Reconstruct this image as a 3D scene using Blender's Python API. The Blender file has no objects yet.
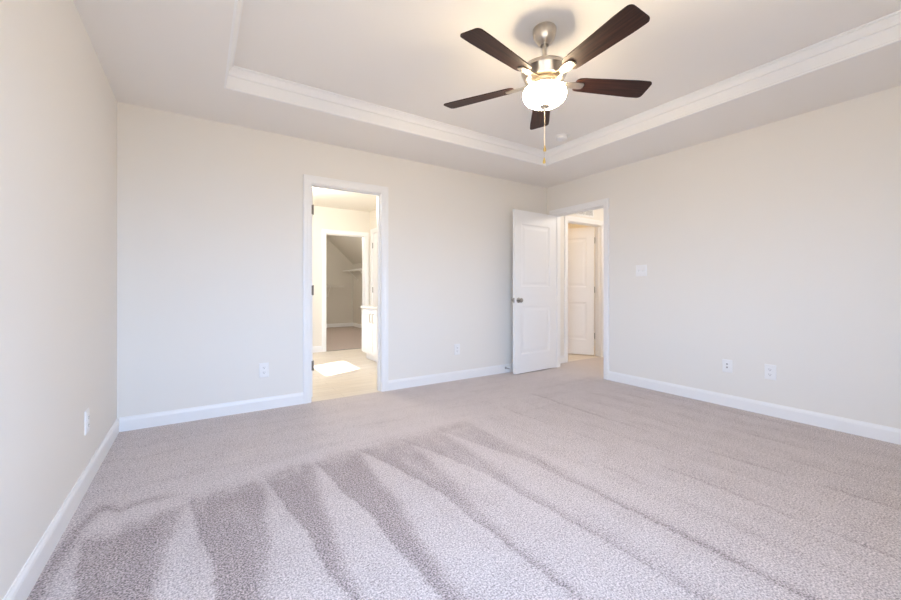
import bpy, bmesh, math
import numpy as np
from mathutils import Vector, Matrix

S = bpy.context.scene
C = S.collection
PI = math.pi

# ------------------------------------------------------------------ camera
cam_d = bpy.data.cameras.new('camera')
cam = bpy.data.objects.new('camera', cam_d)
C.objects.link(cam)
cam.location = (0, 0, 1.055)
cam.rotation_euler = (PI / 2, 0, -0.5751)
cam_d.sensor_width = 36.0
cam_d.lens = 388.8 / 901 * 36.0
cam_d.shift_y = -11.0 / 901
cam_d.clip_start = 0.02
S.camera = cam

# ------------------------------------------------------------------ world / sun / exposure
SKY_STRENGTH = 11.2
world = bpy.data.worlds.new('sky')
S.world = world
world.use_nodes = True
wn = world.node_tree.nodes
wl = world.node_tree.links
wn.clear()
w_out = wn.new('ShaderNodeOutputWorld')
w_bg = wn.new('ShaderNodeBackground')
w_tc = wn.new('ShaderNodeTexCoord')
w_sep = wn.new('ShaderNodeSeparateXYZ')
w_ramp = wn.new('ShaderNodeValToRGB')
w_map = wn.new('ShaderNodeMapRange')
w_map.inputs['From Min'].default_value = -1
w_map.inputs['From Max'].default_value = 1
els = w_ramp.color_ramp.elements
els[0].position = 0.44
els[0].color = (0.26, 0.24, 0.21, 1)        # sunlit ground
els[1].position = 0.54
els[1].color = (0.48, 0.735, 1.14, 1)          # hazy horizon
e = els.new(0.85)
e.color = (0.38, 0.645, 1.12, 1)              # zenith
wl.new(w_tc.outputs['Generated'], w_sep.inputs[0])
wl.new(w_sep.outputs['Z'], w_map.inputs['Value'])
wl.new(w_map.outputs[0], w_ramp.inputs['Fac'])
wl.new(w_ramp.outputs['Color'], w_bg.inputs['Color'])
w_bg.inputs['Strength'].default_value = SKY_STRENGTH
wl.new(w_bg.outputs[0], w_out.inputs[0])

SUN_DIR = Vector((0.92, 0.38, -1.0)).normalized()
sun_d = bpy.data.lights.new('sun', 'SUN')
sun_d.energy = 16.0
sun_d.color = (1.0, 0.93, 0.82)
sun_d.angle = math.radians(0.6)
sun = bpy.data.objects.new('sun', sun_d)
sun.rotation_euler = SUN_DIR.to_track_quat('-Z', 'Y').to_euler()
sun.location = (-6, -3, 8)
C.objects.link(sun)

S.view_settings.view_transform = 'Standard'
S.view_settings.look = 'None'
S.view_settings.gamma = 1.0
S.view_settings.use_curve_mapping = False
S.view_settings.exposure = 0.22
S.cycles.max_bounces = 12
S.cycles.diffuse_bounces = 8

BOWL_EMIT = 78.0
BATH_LAMP = 39.0
HALL_LAMP = 19.0
ROOM2_LAMP = 16.0
CLOSET_FILL = 36.0

# ------------------------------------------------------------------ layout numbers (metres)
XL, XR, YB, YF = -0.504, 4.0, 3.745, -0.50
H, TRAY = 2.438, 2.588
TX0, TX1, TY0, TY1 = 0.146, 3.286, 0.14, 3.096
WT = 0.115
FRONT_WINDOW = (-0.40, 1.15)                      # x range, behind the camera
SIDE_WINDOWS = [(0.35, 1.10)]     # y ranges on the left wall, beside the camera
FW_Z0, FW_Z1 = 0.50, 2.05
# bathroom
BXL, BXR, BYB = 0.07, 2.58, 6.65
BWIN = (4.11, 4.97, 1.33, 2.00)                  # y0,y1,z0,z1
# closet
CYB, CXR = 10.75, 3.68
# hallway
HY = 3.79

# ------------------------------------------------------------------ materials
def new_mat(name):
    m = bpy.data.materials.new(name)
    m.use_nodes = True
    nt = m.node_tree
    return m, nt, nt.nodes['Principled BSDF']

def bump(nt, b, scale, strength, dist=0.001, detail=2.0):
    tc = nt.nodes.new('ShaderNodeTexCoord')
    nz = nt.nodes.new('ShaderNodeTexNoise')
    nz.inputs['Scale'].default_value = scale
    nz.inputs['Detail'].default_value = detail
    bp = nt.nodes.new('ShaderNodeBump')
    bp.inputs['Strength'].default_value = strength
    bp.inputs['Distance'].default_value = dist
    nt.links.new(tc.outputs['Object'], nz.inputs['Vector'])
    nt.links.new(nz.outputs['Fac'], bp.inputs['Height'])
    nt.links.new(bp.outputs['Normal'], b.inputs['Normal'])
    return tc, nz

def paint(name, col, rough=0.6, bscale=180, bstr=0.15):
    m, nt, b = new_mat(name)
    b.inputs['Base Color'].default_value = (*col, 1)
    b.inputs['Roughness'].default_value = rough
    bump(nt, b, bscale, bstr)
    return m

def metal(name, col, rough):
    m, nt, b = new_mat(name)
    b.inputs['Metallic'].default_value = 1.0
    b.inputs['Base Color'].default_value = (*col, 1)
    b.inputs['Roughness'].default_value = rough
    bump(nt, b, 400, 0.05)
    return m

M_wall = paint('wall_paint', (0.815, 0.79, 0.745), 0.7)
M_ceil = paint('ceiling_paint', (0.86, 0.835, 0.80), 0.85, 120, 0.25)
M_trim = paint('white_trim', (0.87, 0.87, 0.87), 0.32, 60, 0.04)
M_door = paint('white_door_paint', (0.87, 0.87, 0.875), 0.38, 60, 0.04)
M_plate = paint('white_plastic', (0.86, 0.86, 0.86), 0.3, 60, 0.02)
M_bathwall = paint('bath_wall_paint', (0.78, 0.745, 0.68), 0.7)
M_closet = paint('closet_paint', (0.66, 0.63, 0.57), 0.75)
M_slot = paint('dark_slot', (0.05, 0.05, 0.05), 0.6)
M_nickel = metal('brushed_nickel', (0.62, 0.56, 0.48), 0.28)
M_dnickel = metal('satin_nickel', (0.42, 0.40, 0.38), 0.35)
M_hinge = metal('dark_hinge_metal', (0.30, 0.28, 0.26), 0.45)
M_brass = metal('brass', (0.75, 0.55, 0.18), 0.3)
M_rubber = paint('rubber', (0.5, 0.5, 0.5), 0.7)
M_wire = paint('white_coated_wire', (0.82, 0.82, 0.80), 0.4, 60, 0.02)
M_counter = paint('white_counter', (0.85, 0.83, 0.80), 0.2, 40, 0.03)

def carpet_mat(name, light, dark, use_attr=True):
    m, nt, b = new_mat(name)
    N, L = nt.nodes, nt.links
    tc = N.new('ShaderNodeTexCoord')
    n1 = N.new('ShaderNodeTexNoise')
    n1.inputs['Scale'].default_value = 150
    n1.inputs['Detail'].default_value = 1.5
    n1.inputs['Roughness'].default_value = 0.5
    n2 = N.new('ShaderNodeTexNoise')
    n2.inputs['Scale'].default_value = 9
    n2.inputs['Detail'].default_value = 4
    for n in (n1, n2):
        L.new(tc.outputs['Object'], n.inputs['Vector'])
    mix = N.new('ShaderNodeMix')
    mix.data_type = 'RGBA'
    mix.inputs['A'].default_value = (*light, 1)
    mix.inputs['B'].default_value = (*dark, 1)
    if use_attr:
        at = N.new('ShaderNodeAttribute')
        at.attribute_name = 'pile'
        # broken-up edges
        add = N.new('ShaderNodeMath')
        add.operation = 'MULTIPLY_ADD'
        add.inputs[1].default_value = 0.25
        add.inputs[2].default_value = -0.125
        L.new(n2.outputs['Fac'], add.inputs[0])
        sm = N.new('ShaderNodeMath')
        sm.operation = 'ADD'
        sm.use_clamp = True
        L.new(at.outputs['Fac'], sm.inputs[0])
        L.new(add.outputs[0], sm.inputs[1])
        L.new(sm.outputs[0], mix.inputs['Factor'])
    else:
        L.new(n2.outputs['Fac'], mix.inputs['Factor'])
    # tuft speckle
    rmp = N.new('ShaderNodeMapRange')
    rmp.inputs['From Min'].default_value = 0.33
    rmp.inputs['From Max'].default_value = 0.67
    rmp.inputs['To Min'].default_value = 0.60
    rmp.inputs['To Max'].default_value = 1.34
    L.new(n1.outputs['Fac'], rmp.inputs['Value'])
    mul = N.new('ShaderNodeMix')
    mul.data_type = 'RGBA'
    mul.blend_type = 'MULTIPLY'
    mul.inputs['Factor'].default_value = 1.0
    # sparse dark pits between tufts
    n3 = N.new('ShaderNodeTexNoise')
    n3.inputs['Scale'].default_value = 90
    n3.inputs['Detail'].default_value = 4
    n3.inputs['Roughness'].default_value = 0.75
    L.new(tc.outputs['Object'], n3.inputs['Vector'])
    pit = N.new('ShaderNodeMapRange')
    pit.inputs['From Min'].default_value = 0.52
    pit.inputs['From Max'].default_value = 0.68
    pit.inputs['To Min'].default_value = 1.08
    pit.inputs['To Max'].default_value = 0.35
    L.new(n3.outputs['Fac'], pit.inputs['Value'])
    # flattened (dark) pile shows more of the gaps
    if use_attr:
        dep = N.new('ShaderNodeMapRange')
        dep.inputs['To Min'].default_value = 0.66
        dep.inputs['To Max'].default_value = 0.30
        L.new(sm.outputs[0], dep.inputs['Value'])
        L.new(dep.outputs[0], pit.inputs['To Max'])
        L.new(dep.outputs[0], rmp.inputs['To Min'])
    pm = N.new('ShaderNodeMath')
    pm.operation = 'MULTIPLY'
    L.new(rmp.outputs[0], pm.inputs[0])
    L.new(pit.outputs[0], pm.inputs[1])
    L.new(mix.outputs['Result'], mul.inputs['A'])
    L.new(pm.outputs[0], mul.inputs['B'])
    L.new(mul.outputs['Result'], b.inputs['Base Color'])
    bp = N.new('ShaderNodeBump')
    bp.inputs['Strength'].default_value = 0.6
    bp.inputs['Distance'].default_value = 0.004
    L.new(n1.outputs['Fac'], bp.inputs['Height'])
    L.new(bp.outputs['Normal'], b.inputs['Normal'])
    b.inputs['Roughness'].default_value = 0.95
    b.inputs['Specular IOR Level'].default_value = 0.1
    b.inputs['Sheen Weight'].default_value = 0.15
    b.inputs['Sheen Roughness'].default_value = 0.6
    return m

M_carpet = carpet_mat('carpet', (0.545, 0.493, 0.487), (0.43, 0.363, 0.358))
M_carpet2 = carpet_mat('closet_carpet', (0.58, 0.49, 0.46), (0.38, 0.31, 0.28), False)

def vinyl_mat():
    m, nt, b = new_mat('pale_plank_vinyl')
    N, L = nt.nodes, nt.links
    tc = N.new('ShaderNodeTexCoord')
    mp = N.new('ShaderNodeMapping')
    mp.inputs['Rotation'].default_value = (0, 0, 0.0)
    br = N.new('ShaderNodeTexBrick')
    br.inputs['Color1'].default_value = (0.68, 0.61, 0.52, 1)
    br.inputs['Color2'].default_value = (0.73, 0.67, 0.59, 1)
    br.inputs['Mortar'].default_value = (0.52, 0.45, 0.37, 1)
    br.inputs['Scale'].default_value = 1.0
    br.inputs['Mortar Size'].default_value = 0.002
    br.inputs['Brick Width'].default_value = 1.2
    br.inputs['Row Height'].default_value = 0.15
    nz = N.new('ShaderNodeTexNoise')
    mp2 = N.new('ShaderNodeMapping')
    mp2.inputs['Scale'].default_value = (3, 40, 1)
    nz.inputs['Scale'].default_value = 1.0
    nz.inputs['Detail'].default_value = 5
    L.new(tc.outputs['Object'], mp.inputs['Vector'])
    L.new(mp.outputs[0], br.inputs['Vector'])
    L.new(tc.outputs['Object'], mp2.inputs['Vector'])
    L.new(mp2.outputs[0], nz.inputs['Vector'])
    r = N.new('ShaderNodeMapRange')
    r.inputs['To Min'].default_value = 0.75
    r.inputs['To Max'].default_value = 1.2
    L.new(nz.outputs['Fac'], r.inputs['Value'])
    mul = N.new('ShaderNodeMix')
    mul.data_type = 'RGBA'
    mul.blend_type = 'MULTIPLY'
    mul.inputs['Factor'].default_value = 1
    L.new(br.outputs['Color'], mul.inputs['A'])
    L.new(r.outputs[0], mul.inputs['B'])
    L.new(mul.outputs['Result'], b.inputs['Base Color'])
    b.inputs['Roughness'].default_value = 0.4
    return m
M_vinyl = vinyl_mat()

def wood_mat():
    m, nt, b = new_mat('dark_walnut')
    N, L = nt.nodes, nt.links
    tc = N.new('ShaderNodeTexCoord')
    mp = N.new('ShaderNodeMapping')
    mp.inputs['Scale'].default_value = (3, 70, 20)
    nz = N.new('ShaderNodeTexNoise')
    nz.inputs['Scale'].default_value = 1
    nz.inputs['Detail'].default_value = 6
    rp = N.new('ShaderNodeValToRGB')
    rp.color_ramp.elements[0].position = 0.35
    rp.color_ramp.elements[0].color = (0.012, 0.004, 0.003, 1)
    rp.color_ramp.elements[1].position = 0.7
    rp.color_ramp.elements[1].color = (0.050, 0.017, 0.011, 1)
    L.new(tc.outputs['Object'], mp.inputs['Vector'])
    L.new(mp.outputs[0], nz.inputs['Vector'])
    L.new(nz.outputs['Fac'], rp.inputs['Fac'])
    L.new(rp.outputs['Color'], b.inputs['Base Color'])
    b.inputs['Roughness'].default_value = 0.5
    b.inputs['Specular IOR Level'].default_value = 0.3
    return m
M_wood = wood_mat()

def lamp_glass(name, col, strength):
    m, nt, b = new_mat(name)
    b.inputs['Base Color'].default_value = (0.9, 0.88, 0.84, 1)
    b.inputs['Roughness'].default_value = 0.25
    b.inputs['Emission Color'].default_value = (*col, 1)
    b.inputs['Emission Strength'].default_value = strength
    bump(nt, b, 30, 0.02)
    return m
M_bowl = lamp_glass('lit_frosted_glass', (1.0, 0.79, 0.52), BOWL_EMIT)

# ------------------------------------------------------------------ mesh helpers
def box(bm, x0, x1, y0, y1, z0, z1):
    v = [bm.verts.new((x, y, z)) for z in (z0, z1) for y in (y0, y1) for x in (x0, x1)]
    for f in ((0, 1, 3, 2), (4, 6, 7, 5), (0, 4, 5, 1), (2, 3, 7, 6), (0, 2, 6, 4), (1, 5, 7, 3)):
        bm.faces.new([v[i] for i in f])
    return v

def bbox_(bm, x0, x1, y0, y1, z0, z1, bev=0.003, seg=2):
    b2 = bmesh.new()
    box(b2, x0, x1, y0, y1, z0, z1)
    bmesh.ops.bevel(b2, geom=list(b2.edges), offset=bev, segments=seg, affect='EDGES', profile=0.5)
    merge(bm, b2)

def merge(bm, b2, mat=None):
    me = bpy.data.meshes.new('tmp')
    if mat is not None:
        b2.transform(mat)
    b2.to_mesh(me)
    b2.free()
    bm.from_mesh(me)
    bpy.data.meshes.remove(me)

def lathe(bm, prof, seg=48, origin=(0, 0, 0), axis='z'):
    """prof: list of (radius, height)"""
    o = Vector(origin)
    rings = []
    for r, h in prof:
        ring = []
        if r < 1e-6:
            p = {'z': (0, 0, h), 'y': (0, h, 0), 'x': (h, 0, 0)}[axis]
            ring = [bm.verts.new(o + Vector(p))]
        else:
            for k in range(seg):
                a = 2 * PI * k / seg
                c, s = r * math.cos(a), r * math.sin(a)
                p = {'z': (c, s, h), 'y': (c, h, s), 'x': (h, c, s)}[axis]
                ring.append(bm.verts.new(o + Vector(p)))
        rings.append(ring)
    for a, b in zip(rings[:-1], rings[1:]):
        for k in range(seg):
            k2 = (k + 1) % seg
            if len(a) == 1 and len(b) == 1:
                continue
            if len(a) == 1:
                bm.faces.new((a[0], b[k], b[k2]))
            elif len(b) == 1:
                bm.faces.new((a[k], a[k2], b[0]))
            else:
                bm.faces.new((a[k], a[k2], b[k2], b[k]))
    for r in (rings[0], rings[-1]):
        if len(r) > 1:
            bm.faces.new(r)

def tube(bm, pts, r, seg=10):
    pts = [Vector(p) for p in pts]
    rings = []
    for i, p in enumerate(pts):
        t = (pts[min(i + 1, len(pts) - 1)] - pts[max(i - 1, 0)]).normalized()
        up = Vector((0, 0, 1)) if abs(t.z) < 0.9 else Vector((1, 0, 0))
        a = t.cross(up).normalized()
        b = t.cross(a).normalized()
        rings.append([bm.verts.new(p + a * r * math.cos(2 * PI * k / seg) + b * r * math.sin(2 * PI * k / seg)) for k in range(seg)])
    for a, b in zip(rings[:-1], rings[1:]):
        for k in range(seg):
            bm.faces.new((a[k], a[(k + 1) % seg], b[(k + 1) % seg], b[k]))
    bm.faces.new(rings[0])
    bm.faces.new(rings[-1])

def obj(name, bm, mat, parent=None, smooth=None):
    bmesh.ops.recalc_face_normals(bm, faces=list(bm.faces))
    me = bpy.data.meshes.new(name)
    bm.to_mesh(me)
    bm.free()
    me.materials.append(mat)
    o = bpy.data.objects.new(name, me)
    C.objects.link(o)
    if parent is not None:
        o.parent = parent
    if smooth is not None:
        me.shade_smooth() if hasattr(me, 'shade_smooth') else None
        try:
            me.set_sharp_from_angle(angle=math.radians(smooth))
        except Exception:
            pass
    return o

def tag(o, label, cat, group=None, kind=None):
    o['label'] = label
    o['category'] = cat
    if group:
        o['group'] = group
    if kind:
        o['kind'] = kind
    return o

def struct(name, bm, mat, label, cat, smooth=None):
    return tag(obj(name, bm, mat, None, smooth), label, cat, None, 'structure')

def empty(name, loc, label, cat, rz=0.0, group=None):
    o = bpy.data.objects.new(name, None)
    o.empty_display_size = 0.05
    C.objects.link(o)
    o.location = loc
    o.rotation_euler = (0, 0, rz)
    return tag(o, label, cat, group)

def wall_x(bm, y0, y1, x0, x1, z1, holes):
    """wall running along x, holes: (xa, xb, za, zb) sorted"""
    cur = x0
    for xa, xb, za, zb in holes:
        box(bm, cur, xa, y0, y1, 0, z1)
        if za > 0:
            box(bm, xa, xb, y0, y1, 0, za)
        if zb < z1:
            box(bm, xa, xb, y0, y1, zb, z1)
        cur = xb
    box(bm, cur, x1, y0, y1, 0, z1)

def wall_y(bm, x0, x1, y0, y1, z1, holes):
    cur = y0
    for ya, yb, za, zb in holes:
        box(bm, x0, x1, cur, ya, 0, z1)
        if za > 0:
            box(bm, x0, x1, ya, yb, 0, za)
        if zb < z1:
            box(bm, x0, x1, ya, yb, zb, z1)
        cur = yb
    box(bm, x0, x1, cur, y1, 0, z1)

JB = 0.018      # jamb board thickness
# door openings (clear between jambs)
D_BATH = (0.884, 1.576, 2.036)
D_BED = (2.859, 3.612, 2.036)       # y range on right wall
D_CLO = (1.812, 2.480, 1.99)
D_HALL = (4.475, 5.25, 2.035)
D_WC = (5.80, 6.50, 2.035)         # y range on bath right wall

def hole(d):
    return (d[0] - JB, d[1] + JB, 0, d[2] + JB)

# ------------------------------------------------------------------ bedroom shell
bm = bmesh.new()
wall_y(bm, XL - WT, XL, YF - WT, YB + WT, H, [(a, b, FW_Z0, FW_Z1) for a, b in SIDE_WINDOWS])
struct('wall_left', bm, M_wall, 'pale greige bedroom wall with an outlet and no doorway', 'wall')

bm = bmesh.new()
wall_x(bm, YB, YB + WT, XL, XR + WT, H, [hole(D_BATH)])
struct('wall_back', bm, M_wall, 'pale greige wall with the doorway to the bathroom', 'wall')

bm = bmesh.new()
wall_y(bm, XR, XR + WT, YF - WT, YB, H, [hole(D_BED)])
struct('wall_right', bm, M_wall, 'pale greige wall with light switch and doorway to the hall', 'wall')

bm = bmesh.new()
wall_x(bm, YF - WT, YF, XL, XR, H, [(*FRONT_WINDOW, FW_Z0, FW_Z1)])
struct('wall_front', bm, M_wall, 'bedroom window wall behind the camera', 'wall')

# ceiling: low border ring, recess sides and raised tray in one mesh
bm = bmesh.new()
T2 = 0.14
box(bm, XL - WT, TX0, YF - WT, YB, H, H + 0.30)
box(bm, TX1, XR + WT, YF - WT, YB, H, H + 0.30)
box(bm, TX0, TX1, YF - WT, TY0, H, H + 0.30)
box(bm, TX0, TX1, TY1, YB, H, H + 0.30)
box(bm, TX0, TX1, TY0, TY1, TRAY, TRAY + T2)
struct('ceiling', bm, M_ceil, 'beige white tray ceiling with a recessed centre', 'ceiling')

# crown moulding swept round the recess
prof = [(0.000, 0.0), (0.012, 0.0), (0.014, 0.004), (0.014, 0.012), (0.010, 0.016), (0.016, 0.086),
        (0.026, 0.090), (0.028, 0.100), (0.032, 0.112), (0.040, 0.124), (0.046, 0.132), (0.046, 0.138),
        (0.054, 0.140), (0.054, 0.150), (0.0, 0.150)]
bm = bmesh.new()
rings = []
for p, z in prof:
    rings.append([bm.verts.new(q) for q in ((TX0 + p, TY0 + p, H + z), (TX1 - p, TY0 + p, H + z),
                                            (TX1 - p, TY1 - p, H + z), (TX0 + p, TY1 - p, H + z))])
for i in range(len(rings)):
    a, b = rings[i], rings[(i + 1) % len(rings)]
    for k in range(4):
        bm.faces.new((a[k], a[(k + 1) % 4], b[(k + 1) % 4], b[k]))
struct('trim_1', bm, M_trim, 'white stepped crown moulding running round the ceiling recess', 'moulding')

# ------------------------------------------------------------------ carpet floor with vacuum tracks
def make_floor():
    x0, x1, y0, y1 = XL - 0.002, XR + 0.002, YF - 0.002, YB + 0.002
    st = 0.009
    nx = int((x1 - x0) / st) + 1
    ny = int((y1 - y0) / st) + 1
    xs = np.linspace(x0, x1, nx)
    ys = np.linspace(y0, y1, ny)
    X, Y = np.meshgrid(xs, ys)
    rng = np.random.default_rng(4)

    def wob(t, seed, amp, sc):
        r = np.random.default_rng(seed)
        g = r.normal(size=400)
        q = (t - y0) / sc + 7
        i = np.floor(q).astype(int)
        f = q - i
        f = f * f * (3 - 2 * f)
        i = np.clip(i, 0, 398)
        return amp * (g[i] * (1 - f) + g[i + 1] * f)

    Xw = X + wob(Y, 1, 0.006, 0.13) + wob(Y, 2, 0.003, 0.035)
    Yw = Y + wob(X, 3, 0.012, 0.10) + wob(X, 5, 0.006, 0.03)
    Xw = Xw + rng.normal(size=X.shape) * 0.004
    Yw = Yw + rng.normal(size=X.shape) * 0.007

    def blotch(seed, sx, sy):
        g = np.random.default_rng(seed).normal(size=(int((y1 - y0) / sy) + 3, int((x1 - x0) / sx) + 3))
        qx, qy = (X - x0) / sx, (Y - y0) / sy
        i, j = np.floor(qx).astype(int), np.floor(qy).astype(int)
        fx, fy = qx - i, qy - j
        fx, fy = fx * fx * (3 - 2 * fx), fy * fy * (3 - 2 * fy)
        return (g[j, i] * (1 - fx) + g[j, i + 1] * fx) * (1 - fy) + (g[j + 1, i] * (1 - fx) + g[j + 1, i + 1] * fx) * fy
    pile = np.full(X.shape, 0.10)
    # gentle stretched streaks
    pile += 0.045 * np.sin(Xw * 26 + 1.3) * (Y < 2.35)

    def edge(d, w):
        return 1 / (1 + np.exp(-np.clip(d / w, -40, 40)))

    def lerp(pts):
        pts = sorted(pts)
        return np.interp(Y, [p[0] for p in pts], [p[1] for p in pts])

    wedges = [
        # left edge (y,x), right edge (y,x), top y at left, top y at right, strength
        ([(2.17, -.405), (1.8, -.362), (.5, -.30)], [(2.3, -.06), (2.13, -.09), (1.67, -.15), (.5, -.27)], 2.20, 2.30, 0.92),
        ([(2.33, -.035), (1.54, .055), (.5, .13)], [(2.4, .29), (2.24, .29), (1.76, .23), (1.46, .185), (.5, .12)], 2.33, 2.36, 0.92),
        ([(2.42, .31), (2.0, .355), (1.69, .39), (1.31, .43), (.9, .45)], [(2.5, .585), (2.33, .575), (1.85, .485), (1.28, .46), (.9, .45)], 2.40, 2.47, 0.85),
        ([(2.42, .60), (2.0, .63), (1.63, .675), (1.13, .70), (.6, .72)], [(2.5, .88), (2.34, .865), (1.78, .82), (1.18, .765), (.6, .74)], 2.45, 2.50, 0.78),
        ([(2.5, .88), (2.06, .985), (1.66, 1.05), (1.2, 1.07), (.6, 1.08)], [(2.55, 1.22), (2.16, 1.205), (1.7, 1.15), (1.2, 1.11), (.6, 1.10)], 2.48, 2.52, 0.66),
        ([(2.45, 1.20), (2.0, 1.32), (1.65, 1.38), (1.2, 1.42), (.6, 1.44)], [(2.6, 1.52), (2.1, 1.49), (1.75, 1.45), (1.2, 1.455), (.6, 1.46)], 2.50, 2.54, 0.52),
        ([(2.45, 1.52), (2.1, 1.60), (1.8, 1.68), (1.4, 1.72), (.6, 1.74)], [(2.6, 1.80), (2.2, 1.78), (1.8, 1.745), (1.4, 1.76), (.6, 1.77)], 2.52, 2.56, 0.45),
    ]
    for L, R, ta, tb, s in wedges:
        xl, xr = lerp(L), lerp(R)
        top = ta + (tb - ta) * np.clip((Xw - xl) / np.maximum(xr - xl, .02), 0, 1)
        m = edge(Xw - xl, 0.004) * edge(xr - Xw, 0.012) * edge(top - Yw, 0.022)
        s = s * (1 - 0.45 * edge(Yw - (top - 0.13), 0.05) * np.clip(0.4 + blotch(11, .05, .05), 0, 1))
        pile += s * m * (1 + 0.13 * blotch(12, .035, .22))
        # crushed line on the left edge
        pile += 0.16 * s * np.exp(-((Xw - xl - 0.05) / 0.008) ** 2) * edge(top - Yw, 0.02) * (xr - xl > .07)
        pile += 0.40 * s * np.exp(-((Xw - xl - 0.008) / 0.008) ** 2) * edge(top - Yw, 0.02)
    # pale arc that the head left at the top of the tracks
    arc_y = 2.16 + 0.36 * np.clip((X + 0.45) / 1.5, 0, 1) ** 0.6
    pile -= 0.12 * np.exp(-((Yw - arc_y - 0.10) / 0.05) ** 2) * (X < 1.5)
    # curved dark sweep by the left wall
    ax = np.interp(Y, [1.3, 1.88, 2.09, 2.34, 2.44, 2.49], [-.50, -.48, -.468, -.437, -.405, -.37])
    pile += 0.85 * np.exp(-((Xw - ax) / 0.028) ** 2) * edge(2.47 - Y, 0.02)
    pile += 0.70 * np.exp(-((Yw - 2.465 + 0.30 * np.clip(X + .28, 0, 1) ** 1.2) / 0.034) ** 2) * edge(X + .41, .012) * edge(-.10 - X, .03)
    # long straight tracks over the rest of the room
    for xc, s, ytop in ((1.75, .30, 2.3), (2.02, .25, 2.5), (2.30, .42, 2.6), (2.56, .22, 2.7), (2.80, .38, 2.85), (3.08, .25, 2.9), (3.36, .30, 3.0), (3.62, .22, 3.0), (3.85, .18, 3.0)):
        cx = xc + 0.02 * np.sin(Y * 2.1 + xc * 5)
        d = Xw - cx
        fade = edge(ytop - Yw, 0.03)
        s = s * np.clip(0.75 + 0.45 * blotch(int(xc * 100), .4, .18), 0.1, 1.3)
        pile += s * np.exp(-(d / 0.012) ** 2) * fade
        pile += 0.55 * s * np.where(d > 0, np.exp(-d / 0.085), 0) * fade
    # crosswise strokes in front of the back wall
    for yc, s in ((2.66, .16), (2.90, .20), (3.14, .16), (3.38, .18), (3.58, .14)):
        d = Yw - (yc + 0.05 * np.sin(X * 0.8 + yc) + 0.03 * (X - 1))
        fade = edge(Y - 2.55, 0.04) * (0.5 + 0.5 * np.sin(X * 3.1 + yc * 9) ** 2)
        pile += s * np.exp(-(d / 0.012) ** 2) * fade + 0.5 * s * np.where(d > 0, np.exp(-d / 0.07), 0) * fade
    back = edge(Y - 2.50, 0.05)
    pile += 0.10 * back * edge(0.4 - X, 0.35) - 0.09 * back
    pile += rng.normal(size=X.shape) * 0.12 + 0.05 * blotch(21, .12, .12) + 0.05 * blotch(22, .05, .3) * (Y < 2.5) + 0.05 * blotch(23, .3, .04) * (Y > 2.45)
    pile = np.clip(pile, 0, 1.2)

    verts = np.stack([X.ravel(), Y.ravel(), np.zeros(X.size)], 1)
    idx = np.arange(nx * ny).reshape(ny, nx)
    quads = np.stack([idx[:-1, :-1].ravel(), idx[:-1, 1:].ravel(), idx[1:, 1:].ravel(), idx[1:, :-1].ravel()], 1)
    me = bpy.data.meshes.new('floor')
    me.vertices.add(len(verts))
    me.vertices.foreach_set('co', verts.ravel().astype(np.float32))
    me.loops.add(quads.size)
    me.loops.foreach_set('vertex_index', quads.ravel().astype(np.int32))
    me.polygons.add(len(quads))
    me.polygons.foreach_set('loop_start', (np.arange(len(quads)) * 4).astype(np.int32))
    me.update(calc_edges=True)
    me.validate()
    at = me.attributes.new('pile', 'FLOAT', 'POINT')
    at.data.foreach_set('value', pile.ravel().astype(np.float32))
    me.materials.append(M_carpet)
    o = bpy.data.objects.new('floor', me)
    C.objects.link(o)
    tag(o, 'pale greige carpet of the bedroom with vacuum tracks', 'carpet', None, 'structure')
make_floor()

# carpet strip under the two doorways + hall carpet
bm = bmesh.new()
box(bm, XR + 0.002, 6.1, 1.4, HY + 0.02, -0.03, 0.0)
struct('floor_hall', bm, M_carpet, 'carpet of the hall seen through the doorway by the open door', 'carpet')

# ------------------------------------------------------------------ baseboards
BB = [(0.0, 0.0), (0.014, 0.0), (0.014, 0.078), (0.011, 0.090), (0.006, 0.098), (0.005, 0.104), (0.0, 0.104)]
def board(bm, a, b, nrm):
    """a,b: (x,y) ends on wall line, nrm: (nx,ny) into the room"""
    ra = [bm.verts.new((a[0] + nrm[0] * d, a[1] + nrm[1] * d, z)) for d, z in BB]
    rb = [bm.verts.new((b[0] + nrm[0] * d, b[1] + nrm[1] * d, z)) for d, z in BB]
    n = len(BB)
    for i in range(n):
        j = (i + 1) % n
        bm.faces.new((ra[i], ra[j], rb[j], rb[i]))
    bm.faces.new(ra)
    bm.faces.new(rb)

CW = 0.070      # casing width
RV = 0.005      # reveal
def outer(d):
    return d[0] - RV - CW, d[1] + RV + CW

bm = bmesh.new()
board(bm, (XL, YF), (XL, YB), (1, 0))
struct('baseboard_left', bm, M_trim, 'white baseboard along the wall without doorways', 'baseboard')
bm = bmesh.new()
o0, o1 = outer(D_BATH)
board(bm, (XL + 0.014, YB), (o0, YB), (0, -1))
board(bm, (o1, YB), (XR, YB), (0, -1))
struct('baseboard_back', bm, M_trim, 'white baseboard either side of the bathroom doorway', 'baseboard')
bm = bmesh.new()
o0, o1 = outer(D_BED)
board(bm, (XR, YF), (XR, o0), (-1, 0))
struct('baseboard_right', bm, M_trim, 'white baseboard under the outlets and the light switch', 'baseboard')
bm = bmesh.new()
board(bm, (XL + 0.014, YF), (XR - 0.014, YF), (0, 1))
struct('baseboard_front', bm, M_trim, 'white baseboard of the wall behind the camera', 'baseboard')

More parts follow.
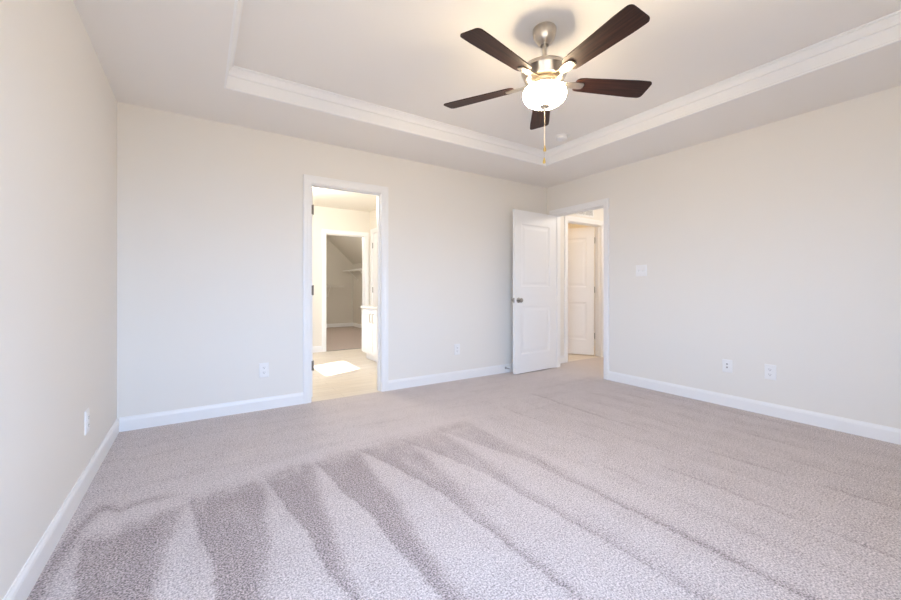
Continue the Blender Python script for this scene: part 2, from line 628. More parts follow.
# ------------------------------------------------------------------ door frames: casing + jamb lining + stop
CP = [(0.0, 0.0), (0.0, 0.009), (0.006, 0.012), (0.030, 0.0135), (0.040, 0.017), (0.058, 0.018), (CW, 0.015), (CW, 0.0)]
def casing(bm, P, d):
    """P(u, depth, z) -> xyz ; casing on the wall face round opening d"""
    u0, u1, h = d[0] - RV, d[1] + RV, d[2] + RV
    rows = []
    for o, dp in CP:
        rows.append([bm.verts.new(P(*q)) for q in ((u0 - o, dp, 0), (u0 - o, dp, h + o), (u1 + o, dp, h + o), (u1 + o, dp, 0))])
    n = len(rows)
    for i in range(n):
        a, b = rows[i], rows[(i + 1) % n]
        for k in range(3):
            bm.faces.new((a[k], a[k + 1], b[k + 1], b[k]))
    bm.faces.new([r[0] for r in rows])
    bm.faces.new([r[3] for r in rows])

def jamb(bm, P, d, thick, stop=None):
    """lining of the hole; P(u, depth, z) with depth 0 at the face, negative into the wall"""
    def bx(u0, u1, d0, d1, z0, z1):
        vs = [bm.verts.new(P(u, dd, z)) for z in (z0, z1) for dd in (d0, d1) for u in (u0, u1)]
        for f in ((0, 1, 3, 2), (4, 6, 7, 5), (0, 4, 5, 1), (2, 3, 7, 6), (0, 2, 6, 4), (1, 5, 7, 3)):
            bm.faces.new([vs[i] for i in f])
    u0, u1, h = d
    bx(u0 - JB, u0, -thick, 0, 0, h)
    bx(u1, u1 + JB, -thick, 0, 0, h)
    bx(u0 - JB, u1 + JB, -thick, 0, h, h + JB)
    if stop:
        s0, s1 = stop
        t = 0.010
        bx(u0, u0 + t, s0, s1, 0, h)
        bx(u1 - t, u1, s0, s1, 0, h)
        bx(u0 + t, u1 - t, s0, s1, h - t, h)

def frame(name, P, Pb, d, stop, label):
    bm = bmesh.new()
    casing(bm, P, d)
    if Pb:
        casing(bm, Pb, d)
    jamb(bm, P, d, WT, stop)
    return struct(name, bm, M_trim, label, 'door frame')

frame('trim_2', lambda u, p, z: (u, YB - p, z), lambda u, p, z: (u, YB + WT + p, z), D_BATH, (-0.078, -0.042),
      'white frame of the bathroom doorway with two hinges', )
frame('trim_3', lambda u, p, z: (XR - p, u, z), lambda u, p, z: (XR + WT + p, u, z), D_BED, (-0.078, -0.042),
      'white frame of the hall doorway beside the light switch')
frame('trim_4', lambda u, p, z: (u, BYB - p, z), None, D_CLO, (-0.078, -0.042),
      'white frame round the closet opening inside the bathroom')
frame('trim_5', lambda u, p, z: (u, HY - p, z), None, D_HALL, (-0.078, -0.042),
      'white frame round the second door across the hall')
frame('trim_6', lambda u, p, z: (BXR - p, u, z), None, D_WC, None,
      'white door frame beyond the vanity in the bathroom')

# ------------------------------------------------------------------ doors
def panel_face(bm, w, h, panels, y, sgn):
    """one moulded face in the plane y; panels (x0,x1,z0,z1); sgn +1: body lies on +y side"""
    def quad(a, b, c, d_):
        bm.faces.new([bm.verts.new(v) for v in (a, b, c, d_)])
    xs0, xs1 = panels[0][0], panels[0][1]
    quad((0, y, 0), (xs0, y, 0), (xs0, y, h), (0, y, h))
    quad((xs1, y, 0), (w, y, 0), (w, y, h), (xs1, y, h))
    z = 0
    for x0, x1, z0, z1 in panels:
        quad((x0, y, z), (x1, y, z), (x1, y, z0), (x0, y, z0))
        z = z1
    quad((xs0, y, z), (xs1, y, z), (xs1, y, h), (xs0, y, h))
    steps = [(0.0, 0.0), (0.012, 0.005), (0.022, 0.006), (0.034, 0.006), (0.064, 0.002)]
    for x0, x1, z0, z1 in panels:
        prev = None
        for ins, dp in steps:
            yy = y + sgn * dp
            ring = [(x0 + ins, yy, z0 + ins), (x1 - ins, yy, z0 + ins), (x1 - ins, yy, z1 - ins), (x0 + ins, yy, z1 - ins)]
            if prev:
                for k in range(4):
                    quad(prev[k], prev[(k + 1) % 4], ring[(k + 1) % 4], ring[k])
            prev = ring
        quad(*prev)

LT = 0.035
def make_door(name, w, h, loc, rz, label, mirror=1, knob=True, hinges=True, hinge_side=-1, knob_mat=None):
    """leaf along local +x from the hinge; thickness toward local +y (mirror=1) or -y"""
    bm = bmesh.new()
    ps = [(0.115, w - 0.115, 0.235, 0.83), (0.115, w - 0.115, 1.07, h - 0.165)]
    panel_face(bm, w, h, ps, 0.0, 1)
    panel_face(bm, w, h, ps, LT, -1)
    for a, b in (((0, 0), (w, 0)), ((w, 0), (w, h)), ((w, h), (0, h)), ((0, h), (0, 0))):
        bm.faces.new([bm.verts.new(v) for v in ((a[0], 0, a[1]), (b[0], 0, b[1]), (b[0], LT, b[1]), (a[0], LT, a[1]))])
    bmesh.ops.remove_doubles(bm, verts=list(bm.verts), dist=1e-5)
    door = obj(name, bm, M_door)
    tag(door, label, 'door', None, 'structure')
    door.location = loc
    door.rotation_euler = (0, 0, rz)
    if mirror < 0:
        door.data.transform(Matrix.Translation((0, -LT, 0)))
    yo = 0 if mirror > 0 else -LT
    if knob:
        km = knob_mat or M_dnickel
        kp = [(0.0, 0.0), (0.032, 0.0), (0.032, 0.005), (0.026, 0.009), (0.012, 0.011), (0.011, 0.028), (0.018, 0.034), (0.026, 0.042), (0.028, 0.050), (0.024, 0.058), (0.012, 0.063), (0.0, 0.064)]
        for sgn, y in ((-1, yo), (1, yo + LT)):
            b2 = bmesh.new()
            lathe(b2, [(r, sgn * t) for r, t in kp], 28, (w - 0.062, y, 0.905), 'y')
            obj('door_knob', b2, km, door, 40)
        b2 = bmesh.new()
        bbox_(b2, w - 0.0005, w + 0.0015, yo + 0.005, yo + LT - 0.005, 0.905 - 0.028, 0.905 + 0.028, 0.0005, 1)
        lathe(b2, [(0.0, 0.0), (0.007, 0.0), (0.007, 0.008), (0.0, 0.010)], 16, (w + 0.001, yo + LT / 2, 0.905), 'x')
        obj('latch_plate', b2, km, door)
    if hinges:
        yk = yo - 0.006 if hinge_side < 0 else yo + LT + 0.006
        for zc in (0.30, h / 2 + 0.02, h - 0.21):
            b2 = bmesh.new()
            lathe(b2, [(0.0, -0.050), (0.004, -0.049), (0.007, -0.045), (0.007, 0.045), (0.004, 0.049), (0.0, 0.050)], 14, (-0.001, yk, zc), 'z')
            y0, y1 = (yk, yo + 0.028) if hinge_side < 0 else (yo + LT - 0.028, yk)
            box(b2, -0.0022, -0.0004, y0, y1, zc - 0.045, zc + 0.045)
            obj('hinge', b2, M_hinge, door, 40)
    return door

# bedroom door, open into the room, leaf parallel to the back wall
make_door('door_1', 0.752, 2.018, (XR - 0.008, 3.590, 0.012), PI + 0.045, 'open white two-panel door with a nickel knob', mirror=-1, hinge_side=-1)
# (rotated by pi: local +x points to -x, local -y to +y)
# bathroom door swung fully into the bathroom
make_door('door_2', 0.685, 2.018, (D_BATH[0] + 0.006, YB + WT + 0.012, 0.014), PI / 2 + 0.16, 'bathroom door swung back out of sight behind its frame', mirror=-1, hinge_side=-1)
# door across the hall, half open into the room behind
make_door('door_3', 0.765, 2.018, (D_HALL[1] - 0.006, HY + WT + 0.008, 0.014), PI / 2 + 0.53, 'white two-panel door standing half open across the hall', mirror=1, hinge_side=-1)
# closed door beyond the vanity
make_door('door_4', D_WC[1] - D_WC[0] - 0.006, 2.018, (BXR + 0.004, D_WC[1] - 0.003, 0.012), -PI / 2, 'closed door in the bathroom between vanity and closet', mirror=1, knob=True, hinge_side=-1)

# hinge leaves left on the bathroom door jamb
# (they belong to the bathroom door and stay with its frame)
# ------------------------------------------------------------------ windows of the bedroom (daylight source)
def window(name, a, b, label, x, z0, z1, f, rail=True, front=False):
    """frame and mid rail in an opening of a wall whose room face is at x (or y when front)"""
    bm = bmesh.new()
    def bx(u0, u1, d0, d1, za, zb):
        if front:
            box(bm, u0, u1, x - WT + d0, x - WT + d1, za, zb)
        else:
            box(bm, x - WT + d0, x - WT + d1, u0, u1, za, zb)
    bx(a, a + f, 0.03, 0.08, z0, z1)
    bx(b - f, b, 0.03, 0.08, z0, z1)
    bx(a + f, b - f, 0.03, 0.08, z0, z0 + f)
    bx(a + f, b - f, 0.03, 0.08, z1 - f, z1)
    if rail:
        zm = (z0 + z1) / 2
        bx(a + f, b - f, 0.035, 0.075, zm - 0.02, zm + 0.02)
    o = struct(name, bm, M_trim, label, 'window')
    if rail:
        b2 = bmesh.new()
        if front:
            bbox_(b2, a - 0.05, b + 0.05, x - 0.05, x + 0.03, z0 - 0.03, z0, 0.004)
        else:
            bbox_(b2, x - 0.05, x + 0.03, a - 0.05, b + 0.05, z0 - 0.03, z0, 0.004)
        obj('window_sill', b2, M_trim, o)
    return o
window('window_1', *SIDE_WINDOWS[0], 'bedroom window beside the camera', XL, FW_Z0, FW_Z1, 0.035)
window('window_2', *FRONT_WINDOW, 'bedroom window in the wall behind the camera', YF, FW_Z0, FW_Z1, 0.035, True, True)
window('window_3', BWIN[0], BWIN[1], 'small high bathroom window that throws the sun patch', BXL, BWIN[2], BWIN[3], 0.015, False)

# unseen slab added to keep the sun out of the bedroom windows
bm = bmesh.new()
box(bm, XL - WT - 2.1, XL - WT, YF - WT - 0.8, 2.5, 2.50, 2.62)
box(bm, XL - WT, XR, YF - WT - 0.8, YF - WT, 2.50, 2.62)
struct('sun_blocker', bm, M_trim, 'added sun-blocking slab outside the bedroom windows', 'sun blocker')

def portal(name, loc, rot, sx, sy):
    d = bpy.data.lights.new(name, 'AREA')
    d.shape = 'RECTANGLE'
    d.size, d.size_y = sx, sy
    d.cycles.is_portal = True
    o = bpy.data.objects.new(name, d)
    o.location = loc
    o.rotation_euler = rot
    C.objects.link(o)
portal('window_portal', ((FRONT_WINDOW[0] + FRONT_WINDOW[1]) / 2, YF - WT - 0.005, (FW_Z0 + FW_Z1) / 2), (PI / 2, 0, 0), FRONT_WINDOW[1] - FRONT_WINDOW[0], FW_Z1 - FW_Z0)
for a, b in SIDE_WINDOWS:
    portal('window_portal', (XL - WT - 0.005, (a + b) / 2, (FW_Z0 + FW_Z1) / 2), (PI / 2, 0, -PI / 2), b - a, FW_Z1 - FW_Z0)
portal('window_portal', (BXL - WT - 0.005, (BWIN[0] + BWIN[1]) / 2, (BWIN[2] + BWIN[3]) / 2), (PI / 2, 0, -PI / 2), BWIN[1] - BWIN[0], BWIN[3] - BWIN[2])

# ------------------------------------------------------------------ bathroom shell
bm = bmesh.new()
wall_y(bm, BXL - WT, BXL, YB + WT, BYB + WT, H, [BWIN])
struct('wall_bath_left', bm, M_bathwall, 'outer bathroom wall with the small window', 'wall')
bm = bmesh.new()
wall_y(bm, BXR, BXR + WT, YB + WT, BYB, H, [hole(D_WC)])
struct('wall_bath_right', bm, M_bathwall, 'cream bathroom wall behind the vanity', 'wall')
bm = bmesh.new()
wall_x(bm, BYB, BYB + WT, BXL, CXR + 0.1, H, [hole(D_CLO)])
struct('wall_bath_back', bm, M_bathwall, 'cream bathroom wall round the closet opening', 'wall')
bm = bmesh.new()
box(bm, BXL - WT, BXR + WT, YB, BYB + WT, H, H + 0.1)
struct('ceiling_bath', bm, M_bathwall, 'cream bathroom ceiling above the doorway view', 'ceiling')
bm = bmesh.new()
box(bm, BXL, BXR + WT, YB + 0.002, BYB + 0.02, -0.03, 0.0)
struct('floor_bath', bm, M_vinyl, 'pale plank bathroom floor with a patch of sunlight', 'floor')
bm = bmesh.new()
o0, o1 = outer(D_CLO)
board(bm, (BXL, BYB), (o0, BYB), (0, -1))
struct('baseboard_bath', bm, M_trim, 'white baseboard beside the closet opening', 'baseboard')
# wall piece that closes the little room behind the closed door
bm = bmesh.new()
box(bm, BXR + WT + 0.3, BXR + WT + 0.4, D_WC[0] - 0.2, BYB, 0, H)
struct('wall_toilet_room', bm, M_bathwall, 'wall behind the closed bathroom door', 'wall')

# ------------------------------------------------------------------ closet shell
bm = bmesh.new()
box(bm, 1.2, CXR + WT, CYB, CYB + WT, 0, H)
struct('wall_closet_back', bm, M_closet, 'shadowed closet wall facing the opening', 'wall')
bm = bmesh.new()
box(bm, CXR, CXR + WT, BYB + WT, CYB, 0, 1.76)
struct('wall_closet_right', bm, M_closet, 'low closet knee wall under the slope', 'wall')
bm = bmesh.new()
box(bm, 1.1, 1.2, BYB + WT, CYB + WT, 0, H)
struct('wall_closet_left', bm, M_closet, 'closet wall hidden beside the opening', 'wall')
bm = bmesh.new()
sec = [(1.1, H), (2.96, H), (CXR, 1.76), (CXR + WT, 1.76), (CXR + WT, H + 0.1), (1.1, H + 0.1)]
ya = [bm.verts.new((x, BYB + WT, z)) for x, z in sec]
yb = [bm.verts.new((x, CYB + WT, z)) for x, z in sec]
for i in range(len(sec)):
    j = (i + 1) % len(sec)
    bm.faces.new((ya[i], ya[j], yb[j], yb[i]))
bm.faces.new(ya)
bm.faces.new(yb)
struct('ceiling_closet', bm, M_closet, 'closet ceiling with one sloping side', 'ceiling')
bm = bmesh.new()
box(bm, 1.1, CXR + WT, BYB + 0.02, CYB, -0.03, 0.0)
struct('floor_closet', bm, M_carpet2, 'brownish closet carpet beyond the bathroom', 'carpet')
bm = bmesh.new()
box(bm, D_CLO[0], D_CLO[1], BYB + 0.005, BYB + 0.04, 0.0, 0.008)
struct('trim_7', bm, M_dnickel, 'dark threshold strip at the closet opening', 'threshold')
bm = bmesh.new()
board(bm, (1.2, CYB), (CXR, CYB), (0, -1))
board(bm, (CXR, BYB + WT), (CXR, CYB - 0.014), (-1, 0))
struct('baseboard_closet', bm, M_trim, 'baseboard round the closet', 'baseboard')

# ------------------------------------------------------------------ hall and room behind it
bm = bmesh.new()
wall_x(bm, HY, HY + WT, XR + WT, 6.1, H, [hole(D_HALL)])
struct('wall_hall_back', bm, M_wall, 'hall wall with the second white door', 'wall')
bm = bmesh.new()
box(bm, 6.1, 6.2, 1.3, 6.2, 0, H)
struct('wall_hall_right', bm, M_wall, 'far end wall of the hall', 'wall')
bm = bmesh.new()
box(bm, XR + WT, 6.1, 1.3, 1.4, 0, H)
struct('wall_hall_front', bm, M_wall, 'near end wall of the hall', 'wall')
bm = bmesh.new()
box(bm, XR + WT, 6.2, 1.3, 6.2, H, H + 0.1)
struct('ceiling_hall', bm, M_ceil, 'hall ceiling', 'ceiling')
bm = bmesh.new()
box(bm, 4.2, 6.1, 6.1, 6.2, 0, H)
box(bm, 4.1, 4.2, HY + WT, 6.2, 0, H)
struct('wall_hall_room', bm, M_bathwall, 'walls of the room behind the half open hall door', 'wall')
bm = bmesh.new()
box(bm, 4.2, 6.1, HY + 0.02, 6.1, -0.03, 0.0)
struct('floor_hall_room', bm, M_vinyl, 'tan floor behind the half open hall door', 'floor')
bm = bmesh.new()
o0, o1 = outer(D_HALL)
board(bm, (XR + WT, HY), (o0, HY), (0, -1))
board(bm, (o1, HY), (6.1, HY), (0, -1))
struct('baseboard_hall', bm, M_trim, 'white baseboard of the hall', 'baseboard')

def lamp(name, loc, power, col, r=0.08):
    d = bpy.data.lights.new(name, 'POINT')
    d.energy = power
    d.color = col
    d.shadow_soft_size = r
    o = bpy.data.objects.new(name, d)
    o.location = loc
    C.objects.link(o)
lamp('bath_lamp', (1.2, 5.2, 2.2), BATH_LAMP, (1.0, 0.94, 0.84), 0.12)
lamp('closet_fill', (1.75, 8.6, 2.25), CLOSET_FILL, (1.0, 0.94, 0.84), 0.12)  # fill light added to brighten the closet, no fixture there
lamp('hall_lamp', (5.0, 2.6, 2.25), HALL_LAMP, (1.0, 0.93, 0.85), 0.12)
lamp('small_room_lamp', (4.75, 4.9, 2.25), ROOM2_LAMP, (1.0, 0.70, 0.40), 0.1)

# ------------------------------------------------------------------ ceiling fan
FX, FY = 1.712, 1.622
fan = empty('ceiling_fan', (FX, FY, TRAY), 'brushed nickel ceiling fan with five dark wood blades and a lit bowl', 'ceiling fan')
def L(z):
    return z - TRAY
bm = bmesh.new()
lathe(bm, [(0.0, 0.0), (0.064, 0.0), (0.068, -0.006), (0.068, -0.022), (0.064, -0.045), (0.054, -0.068), (0.040, -0.086), (0.030, -0.092), (0.026, -0.098), (0.0, -0.098)])
obj('canopy', bm, M_nickel, fan, 40)
bm = bmesh.new()
lathe(bm, [(0.0, -0.095), (0.0125, -0.095), (0.0125, L(2.385)), (0.020, L(2.382)), (0.022, L(2.365)), (0.0, L(2.365))], 24)
obj('downrod', bm, M_nickel, fan, 40)
bm = bmesh.new()
lathe(bm, [(0.0, L(2.374)), (0.045, L(2.372)), (0.100, L(2.366)), (0.126, L(2.358)), (0.135, L(2.346)), (0.135, L(2.332)), (0.130, L(2.325)), (0.122, L(2.300)), (0.112, L(2.284)), (0.095, L(2.277)), (0.0, L(2.277))], 64)
obj('motor_housing', bm, M_nickel, fan, 35)
bm = bmesh.new()
lathe(bm, [(0.0, L(2.277)), (0.060, L(2.277)), (0.062, L(2.262)), (0.054, L(2.256)), (0.052, L(2.244)), (0.080, L(2.238)), (0.104, L(2.233)), (0.108, L(2.226)), (0.0, L(2.226))], 48)
obj('light_fitter', bm, M_nickel, fan, 35)
bm = bmesh.new()
lathe(bm, [(0.0, L(2.2255)), (0.110, L(2.2255)), (0.113, L(2.229)), (0.118, L(2.225)), (0.124, L(2.212)), (0.126, L(2.199)), (0.122, L(2.182)), (0.112, L(2.165)), (0.093, L(2.150)), (0.065, L(2.138)), (0.030, L(2.132)), (0.0, L(2.131))], 64)
obj('glass_bowl', bm, M_bowl, fan, 60)['label'] = 'lit white frosted glass bowl'
bm = bmesh.new()
lathe(bm, [(0.0, L(2.1325)), (0.030, L(2.132)), (0.032, L(2.129)), (0.022, L(2.124)), (0.012, L(2.121)), (0.010, L(2.114)), (0.006, L(2.108)), (0.0, L(2.107))], 32)
obj('finial', bm, M_nickel, fan, 40)

PITCH = math.radians(-12)
def blade_mesh():
    bm = bmesh.new()
    r0, r1 = 0.185, 0.653
    top = []
    n = 22
    outline = []
    def half(r):
        t = (r - r0) / (r1 - r0)
        return 0.052 + 0.018 * min(1, t * 1.25)
    # one side out, rounded tip, back
    cr = 0.026
    for i in range(5):
        a = PI + (PI / 2) * i / 4
        outline.append((r0 + 0.03 + 0.03 * math.cos(a), -half(r0) + 0.03 + 0.03 * math.sin(a)))
    for i in range(1, n):
        r = r0 + 0.03 + (r1 - cr - r0 - 0.03) * i / n
        outline.append((r, -half(r)))
    for i in range(7):
        a = -PI / 2 + (PI / 2) * i / 6
        outline.append((r1 - cr + cr * math.cos(a), -half(r1) + cr + cr * math.sin(a)))
    up = [(x, -y) for x, y in reversed(outline)]
    pts = outline + up
    T = 0.0055
    lo = [bm.verts.new((x, y, -T / 2)) for x, y in pts]
    hi = [bm.verts.new((x, y, T / 2)) for x, y in pts]
    bm.faces.new(lo)
    bm.faces.new(hi)
    for i in range(len(pts)):
        j = (i + 1) % len(pts)
        bm.faces.new((lo[i], lo[j], hi[j], hi[i]))
    bmesh.ops.remove_doubles(bm, verts=list(bm.verts), dist=1e-5)
    return bm
def arm_mesh():
    bm = bmesh.new()
    secs = [(0.085, 0.016, 0.005), (0.120, 0.017, -0.002), (0.155, 0.019, -0.006), (0.185, 0.026, -0.006), (0.212, 0.026, -0.0055), (0.232, 0.023, -0.0055), (0.240, 0.012, -0.0055)]
    prev = None
    for x, hw, z in secs:
        ring = [bm.verts.new(v) for v in ((x, -hw, z - 0.004), (x, hw, z - 0.004), (x, hw, z + 0.0025), (x, -hw, z + 0.0025))]
        if prev:
            for k in range(4):
                bm.faces.new((prev[k], prev[(k + 1) % 4], ring[(k + 1) % 4], ring[k]))
        else:
            bm.faces.new(ring)
        prev = ring
    bm.faces.new(prev)
    for sx, sy in ((0.200, 0.014), (0.200, -0.014), (0.224, 0.0)):
        lathe(bm, [(0.0, -0.0125), (0.003, -0.012), (0.005, -0.0105), (0.005, -0.009), (0.0, -0.009)], 12, (sx, sy, 0))
    return bm
b_me = a_me = None
BZ = 2.274
for k in range(5):
    az = math.radians(334.97 - 72 * k)
    if k == 0:
        bo = obj('blade', blade_mesh(), M_wood, fan)
        ao = obj('blade_arm', arm_mesh(), M_nickel, bo, 30)
        ao['label'] = 'nickel bracket'
    else:
        b_src, a_src = bo0, ao0
        bo = b_src.copy()
        C.objects.link(bo)
        bo.parent = fan
        ao = a_src.copy()
        C.objects.link(ao)
        ao.parent = bo
    if k == 0:
        bo0, ao0 = bo, ao
    bo.location = (0, 0, L(BZ))
    bo.rotation_euler = (PITCH, 0, az)

# pull chains with brass fobs, hanging from the finial
for dx, dy, zt, zb in ((0.004, 0.002, 2.109, 1.868), (-0.004, -0.001, 2.109, 1.795)):
    bm = bmesh.new()
    n = 60
    tube(bm, [(dx * 0.5, dy * 0.5, L(zt)), (dx, dy, L(zt - 0.02)), (dx, dy, L(zb + 0.03))], 0.0007, 6)
    z = zt - 0.004
    while z > zb + 0.03:
        lathe(bm, [(0, -0.0016), (0.0016, 0), (0, 0.0016)], 6, (dx, dy, L(z)))
        z -= 0.0045
    ch = obj('pull_chain', bm, M_nickel, fan)
    bm = bmesh.new()
    lathe(bm, [(0.0, L(zb + 0.034)), (0.003, L(zb + 0.033)), (0.004, L(zb + 0.026)), (0.0065, L(zb + 0.018)), (0.0085, L(zb + 0.006)), (0.0075, L(zb)), (0.0, L(zb - 0.001))], 18, (dx, dy, 0))
    obj('chain_fob', bm, M_brass, ch, 40)

# ------------------------------------------------------------------ smoke detector on the raised ceiling
sd = empty('smoke_detector', (3.06, 2.665, TRAY), 'round white smoke detector on the ceiling near the recess corner', 'smoke detector')
bm = bmesh.new()
lathe(bm, [(0.0, 0.0), (0.068, 0.0), (0.070, -0.004), (0.068, -0.010), (0.0, -0.010)])
obj('base_ring', bm, M_plate, sd, 40)
bm = bmesh.new()
lathe(bm, [(0.0, -0.010), (0.056, -0.010), (0.058, -0.018), (0.054, -0.030), (0.042, -0.038), (0.020, -0.041), (0.0, -0.041)])
obj('cover', bm, M_plate, sd, 40)
bm = bmesh.new()
lathe(bm, [(0.0, -0.0405), (0.010, -0.0405), (0.010, -0.044), (0.0, -0.0445)], 20, (0.015, 0, 0))
obj('test_button', bm, M_plate, sd, 40)

# ------------------------------------------------------------------ wall plates (local -y faces the room)
PW, PH = 0.078, 0.125
def plate(bm, w, h):
    # tapered cover
    secs = [(0, 0.0), (0, -0.003), (0.005, -0.0065)]
    prev = None
    for ins, y in secs:
        ring = [bm.verts.new((sx * (w / 2 - ins), y, sz * (h / 2 - ins))) for sx, sz in ((-1, -1), (1, -1), (1, 1), (-1, 1))]
        if prev:
            for k in range(4):
                bm.faces.new((prev[k], prev[(k + 1) % 4], ring[(k + 1) % 4], ring[k]))
        else:
            bm.faces.new(ring)
        prev = ring
    bm.faces.new(prev)

def outlet(loc, rz, label, group=None):
    root = empty('wall_outlet', loc, label, 'outlet', rz, group)
    bm = bmesh.new()
    plate(bm, PW, PH)
    obj('cover_plate', bm, M_plate, root)
    for zc in (0.021, -0.021):
        bm = bmesh.new()
        bbox_(bm, -0.0175, 0.0175, -0.0095, -0.006, zc - 0.0145, zc + 0.0145, 0.0015, 2)
        s = obj('socket', bm, M_plate, root)
        bm = bmesh.new()
        box(bm, -0.0080, -0.0058, -0.0100, -0.0094, zc - 0.002, zc + 0.008)
        box(bm, 0.0058, 0.0080, -0.0100, -0.0094, zc - 0.001, zc + 0.007)
        lathe(bm, [(0.0, -0.0100), (0.0028, -0.0100), (0.0028, -0.0094), (0.0, -0.0094)], 12, (0, 0, zc - 0.0075), 'y')
        obj('slots', bm, M_slot, s)
    bm = bmesh.new()
    lathe(bm, [(0.0, -0.0085), (0.003, -0.008), (0.0034, -0.0064), (0.0, -0.0060)], 14, (0, 0, 0), 'y')
    obj('screw', bm, M_plate, root)
    return root

WO = 'duplex outlets round the bedroom walls'
outlet((0.481, YB, 0.346), 0, 'white duplex outlet between the room corner and the bathroom doorway', WO)
outlet((2.517, YB, 0.355), 0, 'white duplex outlet between the bathroom doorway and the open door', WO)
outlet((XL, 2.81, 0.345), PI / 2, 'white duplex outlet on the wall without doorways', WO)
outlet((XR, 1.269, 0.363), -PI / 2, 'white duplex outlet on the switch wall, farther from the hall doorway', WO)

# cable jack plate
jk = empty('cable_jack', (XR, 1.583, 0.362), 'white cable jack plate on the switch wall, nearer the hall doorway', 'wall jack', -PI / 2)
bm = bmesh.new()
plate(bm, PW, 0.115)
obj('cover_plate', bm, M_plate, jk)
bm = bmesh.new()
lathe(bm, [(0.0, -0.006), (0.0075, -0.006), (0.0075, -0.009), (0.0048, -0.009), (0.0048, -0.017), (0.0, -0.017)], 18, (0, 0, -0.012), 'y')
obj('coax_socket', bm, M_dnickel, jk)['label'] = 'dark round cable socket'
bm = bmesh.new()
bbox_(bm, -0.008, 0.008, -0.0085, -0.006, 0.010, 0.026, 0.001, 1)
o = obj('data_socket', bm, M_plate, jk)
b2 = bmesh.new()
box(b2, -0.0055, 0.0055, -0.0089, -0.0084, 0.013, 0.022)
obj('socket_opening', b2, M_slot, o)
for zz in (0.045, -0.045):
    bm = bmesh.new()
    lathe(bm, [(0.0, -0.0085), (0.003, -0.008), (0.0034, -0.0064), (0.0, -0.0060)], 14, (0, 0, zz), 'y')
    obj('screw', bm, M_plate, jk)

# double light switch
sw = empty('light_switch', (XR, 2.394, 1.253), 'white double light switch beside the hall doorway', 'light switch', -PI / 2)
bm = bmesh.new()
plate(bm, 0.122, 0.122)
obj('cover_plate', bm, M_plate, sw)
for xc in (-0.023, 0.023):
    bm = bmesh.new()
    vs = [bm.verts.new(v) for v in ((xc - 0.0055, -0.006, -0.012), (xc + 0.0055, -0.006, -0.012), (xc + 0.0055, -0.006, 0.012), (xc - 0.0055, -0.006, 0.012),
                                    (xc - 0.004, -0.018, 0.003), (xc + 0.004, -0.018, 0.003), (xc + 0.004, -0.017, 0.011), (xc - 0.004, -0.017, 0.011))]
    for f in ((0, 1, 2, 3), (4, 5, 6, 7), (0, 1, 5, 4), (1, 2, 6, 5), (2, 3, 7, 6), (3, 0, 4, 7)):
        bm.faces.new([vs[i] for i in f])
    obj('toggle', bm, M_plate, sw)
    for zz in (0.030, -0.030):
        bm = bmesh.new()
        lathe(bm, [(0.0, -0.0085), (0.003, -0.008), (0.0034, -0.0064), (0.0, -0.0060)], 14, (xc, 0, zz), 'y')
        obj('screw', bm, M_plate, sw)

# door stop on the back baseboard
ds = empty('door_stop', (3.245, YB - 0.013, 0.062), 'small metal spring door stop on the baseboard beside the open door', 'door stop')
bm = bmesh.new()
lathe(bm, [(0.0, 0.0), (0.015, 0.0), (0.015, -0.004), (0.008, -0.010), (0.0, -0.010)], 20, (0, 0, 0), 'y')
obj('base', bm, M_dnickel, ds, 40)
bm = bmesh.new()
pts = []
for i in range(12 * 10 + 1):
    a = 2 * PI * i / 10
    pts.append((0.0055 * math.cos(a), -0.010 - 0.050 * i / 120, 0.0055 * math.sin(a)))
tube(bm, pts, 0.0016, 6)
obj('spring', bm, M_dnickel, ds, 60)
bm = bmesh.new()
lathe(bm, [(0.0, -0.058), (0.007, -0.058), (0.0085, -0.062), (0.0085, -0.072), (0.006, -0.076), (0.0, -0.076)], 20, (0, 0, 0), 'y')
obj('rubber_tip', bm, M_rubber, ds, 40)

# ------------------------------------------------------------------ return air grille above the hall door
vg = empty('vent_grille', (4.85, HY, 2.255), 'white air grille on the hall wall above the second door', 'vent')
bm = bmesh.new()
gw, gh = 0.40, 0.23
for a in ((-gw / 2, gw / 2, -gh / 2, -gh / 2 + 0.022), (-gw / 2, gw / 2, gh / 2 - 0.022, gh / 2), (-gw / 2, -gw / 2 + 0.022, -gh / 2 + 0.022, gh / 2 - 0.022), (gw / 2 - 0.022, gw / 2, -gh / 2 + 0.022, gh / 2 - 0.022), (-0.006, 0.006, -gh / 2 + 0.022, gh / 2 - 0.022)):
    box(bm, a[0], a[1], -0.010, 0.0, a[2], a[3])
obj('frame', bm, M_plate, vg)
bm = bmesh.new()
for i in range(12):
    z = -gh / 2 + 0.030 + i * 0.0152
    b2 = bmesh.new()
    box(b2, -gw / 2 + 0.022, gw / 2 - 0.022, -0.006, 0.006, -0.0007, 0.0007)
    merge(bm, b2, Matrix.Translation((0, -0.0045, z)) @ Matrix.Rotation(math.radians(40), 4, 'X'))
obj('louvres', bm, M_plate, vg)
bm = bmesh.new()
box(bm, -gw / 2 + 0.02, gw / 2 - 0.02, -0.0008, 0.0, -gh / 2 + 0.02, gh / 2 - 0.02)
obj('backing', bm, M_rubber, vg)

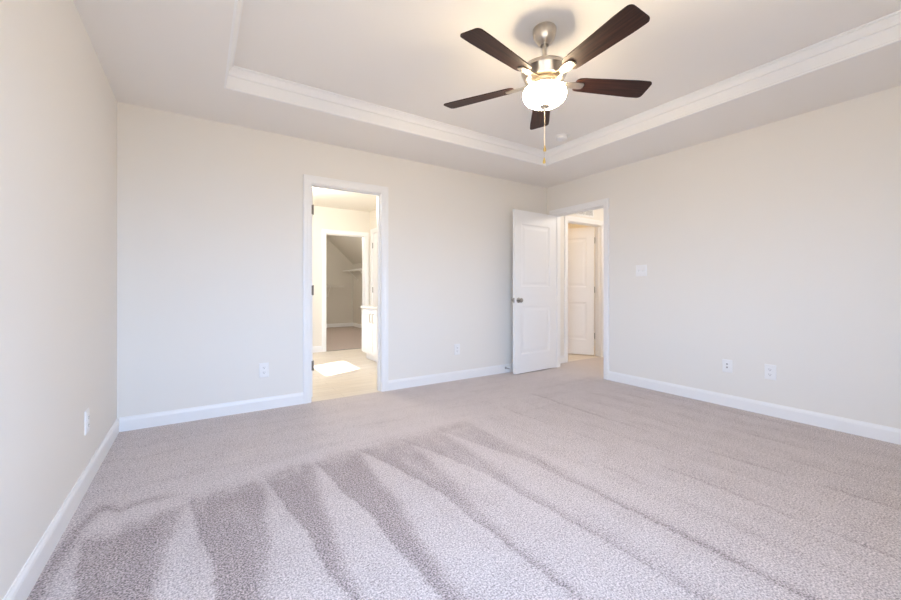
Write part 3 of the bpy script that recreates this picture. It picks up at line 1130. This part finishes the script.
# ------------------------------------------------------------------ bathroom vanity
VX, VY0, VY1, VZ = 2.10, 4.70, 5.71, 0.765
va = empty('bathroom_vanity', (BXR - 0.24, (VY0 + VY1) / 2, 0), 'white bathroom vanity cabinet with pale countertop seen through the doorway', 'vanity')
def rel(bm):
    bm.transform(Matrix.Translation((-(BXR - 0.24), -(VY0 + VY1) / 2, 0)))
    return bm
bm = bmesh.new()
box(bm, VX, BXR - 0.002, VY0, VY1, 0.10, VZ)
box(bm, VX + 0.06, BXR - 0.002, VY0 + 0.02, VY1 - 0.005, 0.0, 0.10)
obj('cabinet', rel(bm), M_door, va)
bm = bmesh.new()
bbox_(bm, VX - 0.03, BXR - 0.002, VY0 - 0.015, VY1 + 0.015, VZ, VZ + 0.035, 0.006)
box(bm, BXR - 0.022, BXR - 0.002, VY0, VY1 + 0.012, VZ + 0.035, VZ + 0.12)
obj('countertop', rel(bm), M_counter, va)
for y0, y1, py in ((VY0 + 0.56, VY1 - 0.012, VY0 + 0.605), (VY0 + 0.012, VY0 + 0.545, VY0 + 0.50)):
    bm = bmesh.new()
    b2 = bmesh.new()
    w_, h_ = y1 - y0, VZ - 0.02 - 0.115
    panel_face(b2, w_, h_, [(0.06, w_ - 0.06, 0.06, h_ - 0.06)], 0.0, 1)
    for a, b in (((0, 0), (w_, 0)), ((w_, 0), (w_, h_)), ((w_, h_), (0, h_)), ((0, h_), (0, 0))):
        b2.faces.new([b2.verts.new(v) for v in ((a[0], 0, a[1]), (b[0], 0, b[1]), (b[0], 0.018, b[1]), (a[0], 0.018, a[1]))])
    bmesh.ops.remove_doubles(b2, verts=list(b2.verts), dist=1e-5)
    merge(bm, b2, Matrix.Translation((VX - 0.0185, y1, 0.115)) @ Matrix.Rotation(-PI / 2, 4, 'Z'))
    d_ = obj('cabinet_door', rel(bm), M_door, va)
    bm = bmesh.new()
    tube(bm, [(VX - 0.018, py, 0.575), (VX - 0.042, py, 0.575), (VX - 0.044, py, 0.585), (VX - 0.044, py, 0.685), (VX - 0.042, py, 0.695), (VX - 0.018, py, 0.695)], 0.006, 10)
    obj('pull_handle', rel(bm), M_nickel, d_, 50)

# ------------------------------------------------------------------ closet wire shelves
def wire_shelf(name, loc, rz, length, depth, label, nbr):
    """back edge on the wall along local x, projecting to local -y, top at z=0"""
    r = empty(name, loc, label, 'wire shelf', rz, 'wire shelves in the closet')
    bm = bmesh.new()
    n = int(length / 0.03)
    for i in range(n + 1):
        x = length * i / n
        tube(bm, [(x, -0.004, 0), (x, -depth, 0), (x, -depth - 0.002, -0.03)], 0.0022, 5)
    obj('wires', bm, M_wire, r)
    bm = bmesh.new()
    for y, z in ((-0.004, -0.003), (-depth * 0.5, -0.004), (-depth, -0.004), (-depth - 0.003, -0.032)):
        tube(bm, [(0, y, z), (length, y, z)], 0.0045, 6)
    obj('rails', bm, M_wire, r)
    for i in range(nbr):
        x = length * (i + 0.5) / nbr
        bm = bmesh.new()
        tube(bm, [(x, -0.004, -0.27), (x, -depth * 0.95, -0.012)], 0.006, 6)
        box(bm, x - 0.012, x + 0.012, -0.008, -0.001, -0.30, -0.24)
        obj('bracket', bm, M_wire, r)
    return r
wire_shelf('wire_shelf', (1.9, CYB, 1.14), 0, 1.42, 0.30, 'white wire shelf low on the far closet wall', 2)
wire_shelf('wire_shelf', (CXR, CYB - 0.01, 1.57), -PI / 2, 3.2, 0.30, 'white wire shelf high under the closet slope', 4)
